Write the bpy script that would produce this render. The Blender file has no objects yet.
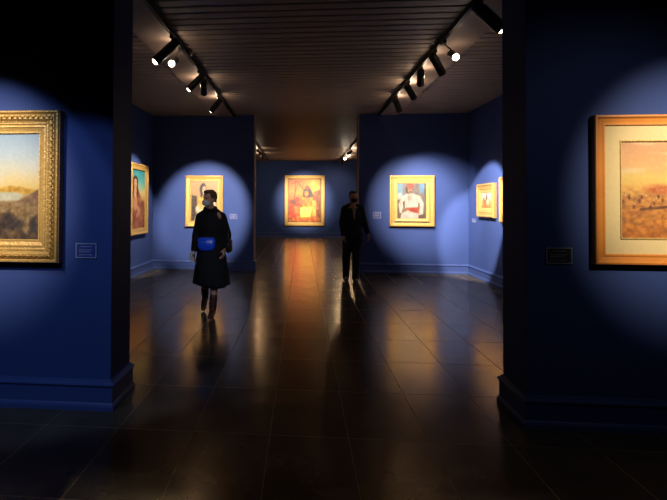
import bpy, bmesh, math, random
import numpy as np
from mathutils import Vector, Matrix

S = bpy.context.scene
C = S.collection
R = math.radians
PI = math.pi
H = 1.48

# ------------------------------------------------------------------ camera
cam_data = bpy.data.cameras.new('camera')
cam = bpy.data.objects.new('camera', cam_data)
C.objects.link(cam)
S.camera = cam
F_PX = 500.0
cam_data.sensor_fit = 'HORIZONTAL'
cam_data.sensor_width = 36.0
cam_data.lens = 36.0 * F_PX / 667.0
cam_data.shift_x = (333.5 - 259.04) / 667.0
cam_data.shift_y = -(250.0 - 196.05) / 667.0
cam_data.clip_start = 0.05
th, pt, rl = math.atan(0.086), R(1.0), R(0.3)
fw = Vector((-math.sin(th) * math.cos(pt), math.cos(th) * math.cos(pt), math.sin(pt)))
rt = Vector((math.cos(th), math.sin(th), 0))
up = rt.cross(fw)
rt2 = math.cos(rl) * rt + math.sin(rl) * up
up2 = -math.sin(rl) * rt + math.cos(rl) * up
M4 = Matrix((rt2, up2, -fw)).transposed().to_4x4()
M4.translation = Vector((0, 0, H))
cam.matrix_world = M4

# ------------------------------------------------------------------ world, exposure
w = bpy.data.worlds.new('world')
S.world = w
w.use_nodes = True
w.node_tree.nodes['Background'].inputs[0].default_value = (0.02, 0.022, 0.03, 1)
w.node_tree.nodes['Background'].inputs[1].default_value = 0.15
S.view_settings.view_transform = 'Standard'
S.view_settings.look = 'None'
S.view_settings.gamma = 1.0
S.view_settings.exposure = 0.0
S.view_settings.use_curve_mapping = False
S.cycles.use_denoising = True
S.cycles.max_bounces = 8
S.cycles.diffuse_bounces = 2
S.cycles.glossy_bounces = 4
S.cycles.sample_clamp_indirect = 1.5
WARM = (1.0, 0.86, 0.66)
# strengths of the gallery's lamps and the added fills (watts)
P_FRONT_LEFT, P_FRONT_LOW, P_FRONT_RIGHT, P_NEAR_FILL, P_INTO_FILL = 900, 120, 820, 45, 190
P_BACK_LEFT, P_SIDE_LEFT = 2300, 700
P_BACK_RIGHT_A, P_BACK_RIGHT_B, P_SIDE_RIGHT = 1750, 1050, 2600
P_FAR, P_FAR_WASH, P_GLARE, P_GLARE_FAR, P_UNSEEN, P_LEAK = 2700, 90, 230, 35, 110, 3.4
COOL, NEUTRAL, SOFT = (0.42, 0.62, 1.0), (0.90, 0.92, 1.0), (1.0, 0.88, 0.74)


# ------------------------------------------------------------------ materials
def s2l(c):
    c = np.asarray(c, float) / 255.0
    return np.where(c <= 0.04045, c / 12.92, ((c + 0.055) / 1.055) ** 2.4)


def mat(name, col, rough=0.5, metal=0.0, spec=0.5, noise=0.0, nscale=8.0, bump=0.0, bscale=60.0,
        emit=None, estr=0.0):
    m = bpy.data.materials.new(name)
    m.use_nodes = True
    nt = m.node_tree
    b = nt.nodes['Principled BSDF']
    b.inputs['Base Color'].default_value = (*col, 1)
    b.inputs['Roughness'].default_value = rough
    b.inputs['Metallic'].default_value = metal
    b.inputs['Specular IOR Level'].default_value = spec
    tc = nt.nodes.new('ShaderNodeTexCoord')
    if noise:
        n = nt.nodes.new('ShaderNodeTexNoise')
        n.inputs['Scale'].default_value = nscale
        n.inputs['Detail'].default_value = 5
        nt.links.new(tc.outputs['Object'], n.inputs['Vector'])
        mx = nt.nodes.new('ShaderNodeMix')
        mx.data_type = 'RGBA'
        nt.links.new(n.outputs['Fac'], mx.inputs['Factor'])
        mx.inputs['A'].default_value = (*[v * (1 - noise) for v in col], 1)
        mx.inputs['B'].default_value = (*[min(1, v * (1 + noise)) for v in col], 1)
        nt.links.new(mx.outputs['Result'], b.inputs['Base Color'])
    if bump:
        n2 = nt.nodes.new('ShaderNodeTexNoise')
        n2.inputs['Scale'].default_value = bscale
        n2.inputs['Detail'].default_value = 4
        nt.links.new(tc.outputs['Object'], n2.inputs['Vector'])
        bp = nt.nodes.new('ShaderNodeBump')
        bp.inputs['Strength'].default_value = bump
        bp.inputs['Distance'].default_value = 0.01
        nt.links.new(n2.outputs['Fac'], bp.inputs['Height'])
        nt.links.new(bp.outputs['Normal'], b.inputs['Normal'])
    if emit:
        b.inputs['Emission Color'].default_value = (*emit, 1)
        b.inputs['Emission Strength'].default_value = estr
        m.cycles.emission_sampling = 'NONE'
    return m


BLUE = (0.0290, 0.050, 0.163)
M = {}
M['wall'] = mat('blue wall paint', BLUE, 0.6, noise=0.10, nscale=1.7, bump=0.12, bscale=90, spec=0.12)
M['skirting'] = mat('blue satin skirting paint', BLUE, 0.5, noise=0.10, nscale=3.0, bump=0.05, spec=0.2)
M['slat'] = mat('brown ceiling slats', (0.27, 0.213, 0.162), 0.55, noise=0.18, nscale=3.0)
M['board'] = mat('taupe ceiling board', (0.30, 0.23, 0.185), 0.7, noise=0.12, nscale=4.0, bump=0.1)
M['edge_trim'] = mat('pinkish raw plaster edge', (0.42, 0.25, 0.19), 0.7, noise=0.15)
M['black'] = mat('black powder coat', (0.010, 0.0095, 0.009), 0.45, noise=0.1)
M['steel'] = mat('polished lamp rim', (0.75, 0.72, 0.68), 0.22, metal=0.9)
M['lens'] = mat('lit lamp lens', (0.9, 0.85, 0.75), 0.3, emit=(1.0, 0.86, 0.68), estr=9.0)
M['glare'] = mat('lit lamp lens seen head on', (0.9, 0.85, 0.75), 0.3, emit=(1.0, 0.88, 0.72), estr=22.0)
M['gold'] = mat('gilded wood', (0.42, 0.25, 0.066), 0.42, metal=0.35, noise=0.22, nscale=22, bump=0.5, bscale=55)
M['gold_dark'] = mat('aged gilding', (0.34, 0.18, 0.036), 0.42, metal=0.45, noise=0.4, nscale=38, bump=0.9, bscale=70)
M['gold_pale'] = mat('pale gilding', (0.46, 0.31, 0.095), 0.45, metal=0.3, noise=0.15, nscale=18, bump=0.3)
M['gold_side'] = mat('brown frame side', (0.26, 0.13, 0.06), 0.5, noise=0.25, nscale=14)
M['oak'] = mat('orange varnished wood', (0.56, 0.20, 0.032), 0.38, noise=0.18, nscale=9, bump=0.1)
M['mat_board'] = mat('cream linen mount', (0.56, 0.425, 0.20), 0.8, noise=0.08, nscale=30, bump=0.2, bscale=200)
M['slot'] = mat('dark backing and slot shadow', (0.012, 0.008, 0.006), 0.8)
M['plate'] = mat('blue label card', (0.018, 0.03, 0.16), 0.5, noise=0.05)
M['plate_dark'] = mat('black label card', (0.010, 0.010, 0.016), 0.5, noise=0.05)
M['print'] = mat('pale label print', (0.22, 0.23, 0.34), 0.6)
M['print_dim'] = mat('dim grey label print', (0.16, 0.16, 0.19), 0.6)
M['skin'] = mat('skin', (0.50, 0.25, 0.17), 0.5, noise=0.06, nscale=12)
M['skin_tan'] = mat('tanned skin', (0.34, 0.15, 0.09), 0.5, noise=0.06, nscale=12)
M['eye'] = mat('dark eye', (0.02, 0.014, 0.01), 0.2)
M['cloth'] = mat('black jersey', (0.010, 0.010, 0.013), 0.9, noise=0.2, bump=0.3, bscale=140, spec=0.2)
M['suit'] = mat('black suiting', (0.009, 0.009, 0.011), 0.85, noise=0.15, bump=0.2, bscale=200, spec=0.2)
M['hair_red'] = mat('auburn hair', (0.10, 0.038, 0.018), 0.6, noise=0.3, nscale=40, bump=0.6, bscale=90)
M['hair_dark'] = mat('dark hair', (0.014, 0.009, 0.007), 0.6, noise=0.3, nscale=40, bump=0.6, bscale=90)
M['mask_pale'] = mat('pale grey face mask', (0.50, 0.53, 0.56), 0.8, noise=0.05)
M['mask_black'] = mat('black face mask', (0.008, 0.008, 0.009), 0.8)
M['shirt'] = mat('tan shirt', (0.30, 0.19, 0.13), 0.8, noise=0.1)
M['boot'] = mat('brown leather', (0.07, 0.026, 0.014), 0.4, noise=0.25, nscale=20)
M['nylon'] = mat('bright blue nylon', (0.012, 0.085, 0.85), 0.32, noise=0.2, nscale=25, bump=0.4, bscale=35)
M['zip'] = mat('pale zip', (0.35, 0.42, 0.6), 0.3, metal=0.6)
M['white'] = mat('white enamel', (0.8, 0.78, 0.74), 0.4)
M['phone'] = mat('white phone', (0.75, 0.75, 0.75), 0.3)
M['leather'] = mat('black leather', (0.012, 0.011, 0.012), 0.4, noise=0.1, bump=0.2)


def floor_mat():
    m = bpy.data.materials.new('polished dark stone tiles')
    m.use_nodes = True
    nt = m.node_tree
    L = nt.links.new
    b = nt.nodes['Principled BSDF']
    tc = nt.nodes.new('ShaderNodeTexCoord')
    mp = nt.nodes.new('ShaderNodeMapping')
    mp.inputs['Location'].default_value = (0.2, 0.76, 0)
    L(tc.outputs['Object'], mp.inputs['Vector'])
    br = nt.nodes.new('ShaderNodeTexBrick')
    br.offset = 0.0
    br.offset_frequency = 2
    br.squash = 1.0
    br.inputs['Scale'].default_value = 1.0
    br.inputs['Brick Width'].default_value = 0.5
    br.inputs['Row Height'].default_value = 0.8
    br.inputs['Mortar Size'].default_value = 0.0022
    br.inputs['Mortar Smooth'].default_value = 0.1
    br.inputs['Bias'].default_value = 0.0
    br.inputs['Color1'].default_value = (0.2, 0.2, 0.2, 1)
    br.inputs['Color2'].default_value = (0.9, 0.9, 0.9, 1)
    br.inputs['Mortar'].default_value = (0.5, 0.5, 0.5, 1)
    L(mp.outputs['Vector'], br.inputs['Vector'])
    n = nt.nodes.new('ShaderNodeTexNoise')
    n.inputs['Scale'].default_value = 3.2
    n.inputs['Detail'].default_value = 8
    n.inputs['Roughness'].default_value = 0.65
    L(tc.outputs['Object'], n.inputs['Vector'])
    cr = nt.nodes.new('ShaderNodeValToRGB')
    cr.color_ramp.elements[0].position = 0.3
    cr.color_ramp.elements[0].color = (0.030, 0.024, 0.018, 1)
    cr.color_ramp.elements[1].position = 0.75
    cr.color_ramp.elements[1].color = (0.066, 0.053, 0.040, 1)
    L(n.outputs['Fac'], cr.inputs['Fac'])
    mx = nt.nodes.new('ShaderNodeMix')
    mx.data_type = 'RGBA'
    mx.inputs['B'].default_value = (0.055, 0.047, 0.038, 1)
    L(br.outputs['Fac'], mx.inputs['Factor'])
    L(cr.outputs['Color'], mx.inputs['A'])
    L(mx.outputs['Result'], b.inputs['Base Color'])
    mr = nt.nodes.new('ShaderNodeMapRange')
    mr.inputs['From Min'].default_value = 0.3
    mr.inputs['From Max'].default_value = 0.75
    mr.inputs['To Min'].default_value = 0.17
    mr.inputs['To Max'].default_value = 0.27
    L(n.outputs['Fac'], mr.inputs['Value'])
    ad = nt.nodes.new('ShaderNodeMath')
    ad.operation = 'MULTIPLY_ADD'
    L(br.outputs['Fac'], ad.inputs[0])
    ad.inputs[1].default_value = 0.4
    L(mr.outputs['Result'], ad.inputs[2])
    L(ad.outputs['Value'], b.inputs['Roughness'])
    b.inputs['Specular IOR Level'].default_value = 0.0
    n3 = nt.nodes.new('ShaderNodeTexNoise')
    n3.inputs['Scale'].default_value = 2.2
    n3.inputs['Detail'].default_value = 3
    L(tc.outputs['Object'], n3.inputs['Vector'])
    sb = nt.nodes.new('ShaderNodeMath')
    sb.operation = 'MULTIPLY_ADD'
    L(br.outputs['Fac'], sb.inputs[0])
    sb.inputs[1].default_value = -0.5
    L(n3.outputs['Fac'], sb.inputs[2])
    bp = nt.nodes.new('ShaderNodeBump')
    bp.inputs['Strength'].default_value = 0.12
    bp.inputs['Distance'].default_value = 0.01
    L(sb.outputs['Value'], bp.inputs['Height'])
    L(bp.outputs['Normal'], b.inputs['Normal'])
    gl = nt.nodes.new('ShaderNodeBsdfGlossy')         # the stone's brownish polish
    gl.inputs['Color'].default_value = (1.0, 0.79, 0.54, 1)
    L(ad.outputs['Value'], gl.inputs['Roughness'])
    L(bp.outputs['Normal'], gl.inputs['Normal'])
    fr = nt.nodes.new('ShaderNodeFresnel')
    fr.inputs['IOR'].default_value = 1.7
    L(bp.outputs['Normal'], fr.inputs['Normal'])
    ms = nt.nodes.new('ShaderNodeMixShader')
    L(fr.outputs['Fac'], ms.inputs['Fac'])
    L(b.outputs['BSDF'], ms.inputs[1])
    L(gl.outputs['BSDF'], ms.inputs[2])
    L(ms.outputs['Shader'], nt.nodes['Material Output'].inputs['Surface'])
    return m


M['floor'] = floor_mat()


def canvas_mat():
    m = bpy.data.materials.new('oil paint on canvas')
    m.use_nodes = True
    nt = m.node_tree
    b = nt.nodes['Principled BSDF']
    a = nt.nodes.new('ShaderNodeAttribute')
    a.attribute_name = 'pigment'
    tc = nt.nodes.new('ShaderNodeTexCoord')
    n = nt.nodes.new('ShaderNodeTexNoise')
    n.inputs['Scale'].default_value = 38
    n.inputs['Detail'].default_value = 4
    nt.links.new(tc.outputs['Object'], n.inputs['Vector'])
    hs = nt.nodes.new('ShaderNodeHueSaturation')
    mr = nt.nodes.new('ShaderNodeMapRange')
    mr.inputs['To Min'].default_value = 0.86
    mr.inputs['To Max'].default_value = 1.14
    nt.links.new(n.outputs['Fac'], mr.inputs['Value'])
    nt.links.new(mr.outputs['Result'], hs.inputs['Value'])
    nt.links.new(a.outputs['Color'], hs.inputs['Color'])
    nt.links.new(hs.outputs['Color'], b.inputs['Base Color'])
    bp = nt.nodes.new('ShaderNodeBump')
    bp.inputs['Strength'].default_value = 0.2
    bp.inputs['Distance'].default_value = 0.004
    nt.links.new(n.outputs['Fac'], bp.inputs['Height'])
    nt.links.new(bp.outputs['Normal'], b.inputs['Normal'])
    b.inputs['Roughness'].default_value = 0.5
    return m


M['canvas'] = canvas_mat()


# ------------------------------------------------------------------ object helpers
def tag(o, label=None, cat=None, group=None, kind=None):
    if label: o['label'] = label
    if cat: o['category'] = cat
    if group: o['group'] = group
    if kind: o['kind'] = kind
    return o


def empty(name, loc, rz=0.0):
    o = bpy.data.objects.new(name, None)
    C.objects.link(o)
    o.location = loc
    o.rotation_euler = (0, 0, rz)
    o.empty_display_size = 0.1
    return o


def obj(name, bm, m, parent=None, smooth=False, loc=(0, 0, 0)):
    if isinstance(bm, bmesh.types.BMesh):
        bmesh.ops.recalc_face_normals(bm, faces=bm.faces[:])
        me = bpy.data.meshes.new(name)
        bm.to_mesh(me)
        bm.free()
    else:
        me = bm
        me.name = name
    for mm in (m if isinstance(m, (list, tuple)) else [m]):
        me.materials.append(mm)
    if smooth:
        for p in me.polygons:
            p.use_smooth = True
    o = bpy.data.objects.new(name, me)
    C.objects.link(o)
    o.location = loc
    if parent: o.parent = parent
    return o


def box(bm, a, b, mi=0):
    x0, y0, z0 = a
    x1, y1, z1 = b
    v = [bm.verts.new(p) for p in ((x0, y0, z0), (x1, y0, z0), (x1, y1, z0), (x0, y1, z0),
                                   (x0, y0, z1), (x1, y0, z1), (x1, y1, z1), (x0, y1, z1))]
    for f in ((0, 3, 2, 1), (4, 5, 6, 7), (0, 1, 5, 4), (1, 2, 6, 5), (2, 3, 7, 6), (3, 0, 4, 7)):
        bm.faces.new([v[i] for i in f]).material_index = mi


def lathe(bm, p0, axis, prof, n=20):
    """closed surface of revolution; prof = (distance along axis, radius)"""
    p0 = Vector(p0)
    ax = Vector(axis).normalized()
    a = ax.orthogonal().normalized()
    b = ax.cross(a)
    rings = []
    for d, r in prof:
        if r < 1e-6:
            rings.append([bm.verts.new(p0 + ax * d)])
        else:
            rings.append([bm.verts.new(p0 + ax * d + (a * math.cos(t) + b * math.sin(t)) * r)
                          for t in (2 * PI * k / n for k in range(n))])
    for q, s in zip(rings, rings[1:]):
        for k in range(n):
            k2 = (k + 1) % n
            if len(q) == 1 and len(s) == 1: continue
            if len(q) == 1: bm.faces.new((q[0], s[k], s[k2]))
            elif len(s) == 1: bm.faces.new((q[k], q[k2], s[0]))
            else: bm.faces.new((q[k], q[k2], s[k2], s[k]))


def capsule(bm, a, b, ra, rb, n=14, flat=1.0, flat_dir=None):
    a, b = Vector(a), Vector(b)
    d = b - a
    L = max(d.length, 1e-5)
    prof = []
    for k in range(6):
        t = PI / 2 * k / 5
        prof.append((-ra * math.cos(t), ra * math.sin(t)))
    for k in range(6):
        t = PI / 2 * k / 5
        prof.append((L + rb * math.sin(t), rb * math.cos(t)))
    prof[0] = (-ra, 0)
    prof[-1] = (L + rb, 0)
    n0 = len(bm.verts)
    lathe(bm, a, d if d.length > 1e-5 else Vector((0, 0, 1)), prof, n)
    if flat != 1.0:
        bm.verts.ensure_lookup_table()
        fd = Vector(flat_dir).normalized()
        for v in bm.verts[n0:]:
            q = v.co - a
            v.co -= fd * q.dot(fd) * (1 - flat)


def ellipsoid(bm, c, r, rot=None, n=20):
    n0 = len(bm.verts)
    lathe(bm, (0, 0, 0), (0, 0, 1), [(-math.cos(PI * k / 12), math.sin(PI * k / 12) if 0 < k < 12 else 0)
                                    for k in range(13)], n)
    bm.verts.ensure_lookup_table()
    for v in bm.verts[n0:]:
        q = Vector((v.co.x * r[0], v.co.y * r[1], v.co.z * r[2]))
        if rot: q = rot @ q
        v.co = q + Vector(c)


def remesh(bm, voxel=0.008, smooth=4):
    """fuse overlapping solids into one continuous skin"""
    bmesh.ops.recalc_face_normals(bm, faces=bm.faces[:])
    me = bpy.data.meshes.new('tmp')
    bm.to_mesh(me)
    bm.free()
    o = bpy.data.objects.new('tmp', me)
    C.objects.link(o)
    md = o.modifiers.new('r', 'REMESH')
    md.mode = 'VOXEL'
    md.voxel_size = voxel
    if smooth:
        sm = o.modifiers.new('s', 'SMOOTH')
        sm.iterations = smooth
        sm.factor = 0.5
    dg = bpy.context.evaluated_depsgraph_get()
    out = bpy.data.meshes.new_from_object(o.evaluated_get(dg))
    bpy.data.objects.remove(o)
    bpy.data.meshes.remove(me)
    return out


def struct(name, bm, m):
    return tag(obj(name, bm, m), kind='structure')


# ------------------------------------------------------------------ room shell
ZC = 3.5
YF0, YF1 = 3.52, 3.92          # the two piers
YP0, YP1 = 11.2, 11.5          # the partitions
YB = 23.0                      # far wall
XL, XR = -3.4, 3.6             # gallery side walls
PL, PR = -1.37, 1.51           # pier ends
QL, QR = -1.06, 1.235          # partition ends

bm = bmesh.new(); box(bm, (-6, -4, -0.1), (6, 23.2, 0)); struct('floor', bm, M['floor'])


def ceiling():
    bm = bmesh.new()
    pitch, gap, dep = 0.17, 0.022, 0.010
    prof = []
    y = -4.0
    while y < 23.2:
        prof += [(y, ZC + 0.004), (y + 0.01, ZC), (y + pitch - gap - 0.01, ZC), (y + pitch - gap, ZC + 0.004),
                 (y + pitch - gap, ZC + dep), (y + pitch, ZC + dep)]
        y += pitch
    top = ZC + 0.12
    a = [bm.verts.new((-6, q, z)) for q, z in prof]
    b = [bm.verts.new((6, q, z)) for q, z in prof]
    for i in range(len(prof) - 1):
        bm.faces.new((a[i], a[i + 1], b[i + 1], b[i]))
    q0, q1 = prof[0][0], prof[-1][0]
    t = [bm.verts.new(p) for p in ((-6, q0, top), (6, q0, top), (6, q1, top), (-6, q1, top))]
    bm.faces.new(t)
    bm.faces.new((a[0], b[0], t[1], t[0]))
    bm.faces.new((a[-1], b[-1], t[2], t[3]))
    bmesh.ops.triangulate(bm, faces=[bm.faces.new(a + [t[3], t[0]]), bm.faces.new(b + [t[2], t[1]])])
    me = bpy.data.meshes.new('ceiling')
    bm.to_mesh(me); bm.free()
    struct('ceiling', me, M['slat'])


ceiling()


def wall(name, a, b):
    bm = bmesh.new(); box(bm, a, b); return struct(name, bm, M['wall'])


wall('wall_left_pier', (-6, YF0, 0), (PL, YF1, ZC))
wall('wall_right_pier', (PR, YF0, 0), (6, YF1, ZC))
wall('wall_left', (XL - 0.2, YF1, 0), (XL, YP0, ZC))
wall('wall_right', (XR, YF1, 0), (XR + 0.2, YP0, ZC))
wall('wall_left_partition', (-6, YP0, 0), (QL - 0.02, YP1, ZC))
wall('wall_right_partition', (QR + 0.02, YP0, 0), (6, YP1, ZC))
wall('wall_back', (-6, YB, 0), (6, YB + 0.2, ZC))
wall('wall_back_left', (-6.2, YP1, 0), (-6, YB, ZC))
wall('wall_back_right', (6, YP1, 0), (6.2, YB, ZC))
wall('wall_near', (-6, -4.2, 0), (6, -4, ZC))
wall('wall_near_left', (-6.2, -4, 0), (-6, YF0, ZC))
wall('wall_near_right', (6, -4, 0), (6.2, YF0, ZC))
bm = bmesh.new(); box(bm, (QL - 0.02, YP0 + 0.004, 0), (QL, YP1 - 0.004, ZC)); struct('trim_1', bm, M['edge_trim'])
bm = bmesh.new(); box(bm, (QR, YP0 + 0.004, 0), (QR + 0.02, YP1 - 0.004, ZC)); struct('trim_2', bm, M['edge_trim'])
# plain boards in the slatted ceiling beside the lamp tracks
for i, (x0, x1, y0, y1) in enumerate(((-1.95, -1.545, YF1, YP0), (1.70, 2.09, YF1, YP0),
                                      (-1.95, -1.545, YP1, YB), (1.70, 2.09, YP1, YB))):
    bm = bmesh.new(); box(bm, (x0, y0, ZC - 0.03), (x1, y1, ZC + 0.02)); struct('trim_%d' % (i + 3), bm, M['board'])

BASE_PROF = [(0, 0), (0.036, 0), (0.036, 0.03), (0.030, 0.045), (0.022, 0.055), (0.022, 0.165), (0.030, 0.172),
             (0.034, 0.18), (0.030, 0.19), (0.018, 0.198), (0.012, 0.212), (0, 0.216)]


def baseboard(name, path):
    """sweeps the moulding along a floor path; the room lies to the left of the path"""
    bm = bmesh.new()
    n = len(path)
    dirs = [(Vector(path[i + 1]) - Vector(path[i])).normalized() for i in range(n - 1)]
    rings = []
    for i, p in enumerate(path):
        if i == 0: off = Vector((-dirs[0].y, dirs[0].x))
        elif i == n - 1: off = Vector((-dirs[-1].y, dirs[-1].x))
        else:
            n1 = Vector((-dirs[i - 1].y, dirs[i - 1].x)); n2 = Vector((-dirs[i].y, dirs[i].x))
            off = (n1 + n2) / (1 + n1.dot(n2))
        rings.append([bm.verts.new((p[0] + off.x * t, p[1] + off.y * t, z)) for t, z in BASE_PROF])
    m = len(BASE_PROF)
    for q, s in zip(rings, rings[1:]):
        for k in range(m):
            bm.faces.new((q[k], q[(k + 1) % m], s[(k + 1) % m], s[k]))
    bm.faces.new(rings[0]); bm.faces.new(rings[-1][::-1])
    struct(name, bm, M['skirting'])


baseboard('baseboard_left_pier', [(XL, YF1), (PL, YF1), (PL, YF0), (-6, YF0)][::1][::-1][::-1])
baseboard('baseboard_right_pier', [(6, YF0), (PR, YF0), (PR, YF1), (XR, YF1)])
baseboard('baseboard_left', [(QL, YP1), (QL, YP0), (XL, YP0), (XL, YF1 + 0.04)])
baseboard('baseboard_right', [(XR, YF1 + 0.04), (XR, YP0), (QR, YP0), (QR, YP1)])
baseboard('baseboard_back', [(6, YB), (-6, YB)])


# ------------------------------------------------------------------ pictures
class Pic:
    def __init__(s, nu, nv, seed=0):
        s.nu, s.nv = nu, nv
        s.u, s.v = np.meshgrid(np.linspace(0, 1, nu), np.linspace(0, 1, nv))
        s.c = np.zeros((nv, nu, 3))
        s.rng = np.random.default_rng(seed)
        s.asp = 1.0

    def noise(s, fu, fv, octaves=3):
        out = np.zeros_like(s.u)
        amp = 1.0
        for _ in range(octaves):
            g = s.rng.random((int(fv) + 3, int(fu) + 3)) - 0.5
            x, y = s.u * fu, s.v * fv
            i, j = x.astype(int), y.astype(int)
            a, b = x - i, y - j
            a, b = a * a * (3 - 2 * a), b * b * (3 - 2 * b)
            out += amp * ((g[j, i] * (1 - a) + g[j, i + 1] * a) * (1 - b) + (g[j + 1, i] * (1 - a) + g[j + 1, i + 1] * a) * b)
            amp *= 0.55; fu *= 2; fv *= 2
        return out

    def grad(s, stops, warp=None):
        v = s.v + (warp if warp is not None else 0)
        xs = [q[0] for q in stops]
        for k in range(3):
            s.c[..., k] = np.interp(v, xs, [q[1][k] for q in stops])

    def put(s, m, col, n=None, amt=40):
        col = np.array(col, float)
        cc = np.broadcast_to(col, s.c.shape).copy()
        if n is not None: cc = cc + n[..., None] * amt
        m = np.clip(m, 0, 1)[..., None]
        s.c = s.c * (1 - m) + cc * m

    def ell(s, cx, cy, rx, ry, col, ang=0, soft=0.15, n=None, amt=40):
        a = R(ang)
        x = (s.u - cx) * s.asp; y = s.v - cy
        p = (x * math.cos(a) + y * math.sin(a)) / (rx * s.asp); q = (-x * math.sin(a) + y * math.cos(a)) / ry
        d = np.sqrt(p * p + q * q)
        s.put((1 - d) / soft + 0.5, col, n, amt)

    def poly(s, pts, col, soft=0.012, n=None, amt=40):
        inside = np.zeros(s.u.shape, bool)
        dist = np.full(s.u.shape, 9.0)
        m = len(pts)
        for i in range(m):
            (x0, y0), (x1, y1) = pts[i], pts[(i + 1) % m]
            cond = ((y0 > s.v) != (y1 > s.v))
            xi = (x1 - x0) * (s.v - y0) / ((y1 - y0) or 1e-9) + x0
            inside ^= cond & (s.u < xi)
            dx, dy = x1 - x0, y1 - y0
            t = np.clip(((s.u - x0) * dx + (s.v - y0) * dy) / (dx * dx + dy * dy + 1e-9), 0, 1)
            dist = np.minimum(dist, np.hypot(s.u - x0 - t * dx, s.v - y0 - t * dy))
        s.put(np.where(inside, 0.5 + dist / soft, 0.5 - dist / soft), col, n, amt)

    def stroke(s, p, q, r, col, n=None):
        d = Vector((q[0] - p[0], q[1] - p[1])); L = d.length_squared + 1e-9
        t = np.clip(((s.u - p[0]) * d.x + (s.v - p[1]) * d.y) / L, 0, 1)
        s.put((r - np.hypot(s.u - p[0] - t * d.x, s.v - p[1] - t * d.y)) / (r * 0.4) + 0.5, col, n)


def canvas_mesh(pic, w, h):
    nu, nv = pic.nu, pic.nv
    me = bpy.data.meshes.new('canvas')
    x = (pic.u - 0.5) * w; z = (pic.v - 0.5) * h
    co = np.stack([x, np.zeros_like(x), z], -1).reshape(-1, 3)
    i = np.arange(nu * nv).reshape(nv, nu)
    f = np.stack([i[:-1, :-1], i[:-1, 1:], i[1:, 1:], i[1:, :-1]], -1).reshape(-1, 4)
    # a thin stretched board: back and edges
    base = len(co)
    bk = np.array([(-w / 2, 0.012, -h / 2), (w / 2, 0.012, -h / 2), (w / 2, 0.012, h / 2), (-w / 2, 0.012, h / 2)])
    co = np.vstack([co, bk])
    fs = [tuple(int(k) for k in q) for q in f]
    fs.append((base + 3, base + 2, base + 1, base))
    me.from_pydata([tuple(c) for c in co], [], fs)
    at = me.color_attributes.new('pigment', 'FLOAT_COLOR', 'POINT')
    col = np.ones((len(co), 4)) * 0.05
    lin = s2l(np.clip(pic.c, 0, 255)).reshape(-1, 3) * 0.5
    col[:base, :3] = lin
    col[:, 3] = 1
    at.data.foreach_set('color', col.astype(np.float32).ravel())
    return me


def sweep_frame(bm, w, h, prof):
    """prof: closed list of (inset from outer edge, distance out from the wall)"""
    rings = []
    for t, d in prof:
        a, b = w / 2 - t, h / 2 - t
        rings.append([bm.verts.new(p) for p in ((-a, -d, -b), (a, -d, -b), (a, -d, b), (-a, -d, b))])
    n = len(rings)
    for i in range(n):
        q, s = rings[i], rings[(i + 1) % n]
        for k in range(4):
            bm.faces.new((q[k], q[(k + 1) % 4], s[(k + 1) % 4], s[k]))


def bead_run(bm, w, h, inset, d, r, step, squash=0.6, alt=0.0):
    a, b = w / 2 - inset, h / 2 - inset
    random.seed(3)
    for (p, q) in (((-a, -b), (a, -b)), ((a, -b), (a, b)), ((a, b), (-a, b)), ((-a, b), (-a, -b))):
        L = math.hypot(q[0] - p[0], q[1] - p[1])
        n = max(2, int(L / step))
        for k in range(n):
            t = (k + 0.5) / n
            x, z = p[0] + (q[0] - p[0]) * t, p[1] + (q[1] - p[1]) * t
            hor = abs(q[0] - p[0]) > abs(q[1] - p[1])
            s = 1 + (alt if k % 2 else -alt)
            rx, rz = (r * 1.5 * s, r * s) if hor else (r * s, r * 1.5 * s)
            bmesh.ops.create_icosphere(bm, subdivisions=1, radius=1.0, matrix=Matrix.Translation((x, -d, z)) @
                                       Matrix.Diagonal((rx, r * squash, rz, 1)))


def leaf_run(bm, w, h, inset, d, r, step):
    """a run of curled acanthus leaves along a moulding"""
    a, b = w / 2 - inset, h / 2 - inset
    for (p, q) in (((-a, -b), (a, -b)), ((a, -b), (a, b)), ((a, b), (-a, b)), ((-a, b), (-a, -b))):
        L = math.hypot(q[0] - p[0], q[1] - p[1])
        ux, uz = (q[0] - p[0]) / L, (q[1] - p[1]) / L
        n = max(2, int(L / step))
        for k in range(n):
            x, z = p[0] + ux * L * (k + 0.5) / n, p[1] + uz * L * (k + 0.5) / n
            for s in (-1, 1):
                e = Matrix.Translation((x + ux * s * step * 0.2, -d, z + uz * s * step * 0.2)) @ \
                    Matrix.Rotation(-math.atan2(uz, ux) + s * 0.7, 4, 'Y') @ Matrix.Diagonal((r * 1.35, r * 0.5, r * 0.5, 1))
                bmesh.ops.create_icosphere(bm, subdivisions=1, radius=1.0, matrix=e)
            bmesh.ops.create_icosphere(bm, subdivisions=1, radius=r * 0.5, matrix=Matrix.Translation((x, -d - r * 0.3, z)))


def painting(loc, rz, w, h, pic, cw, chh, coff, prof, fm, label, cdepth=0.03, extras=()):
    """loc: centre of the frame's back, on the wall; the picture looks along local -y"""
    t = tag(empty('framed_painting', loc, rz), label, 'painting')
    bm = bmesh.new()
    sweep_frame(bm, w, h, prof)
    fr = obj('frame', bm, fm, t)
    bm = bmesh.new()
    box(bm, (-w / 2 + 0.02, -0.018, -h / 2 + 0.02), (w / 2 - 0.02, 0.0, h / 2 - 0.02))
    obj('backing_board', bm, M['slot'], t)
    pic_o = obj('canvas', canvas_mesh(pic, cw, chh), M['canvas'], t)
    pic_o.location = (coff[0], -cdepth, coff[1])
    for fn in extras: fn(t, fr)
    return t


def liner(name, w, h, prof, m, label=None):
    def go(t, fr):
        bm = bmesh.new(); sweep_frame(bm, w, h, prof)
        o = obj(name, bm, m, t)
        if label: o['label'] = label
    return go


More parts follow.
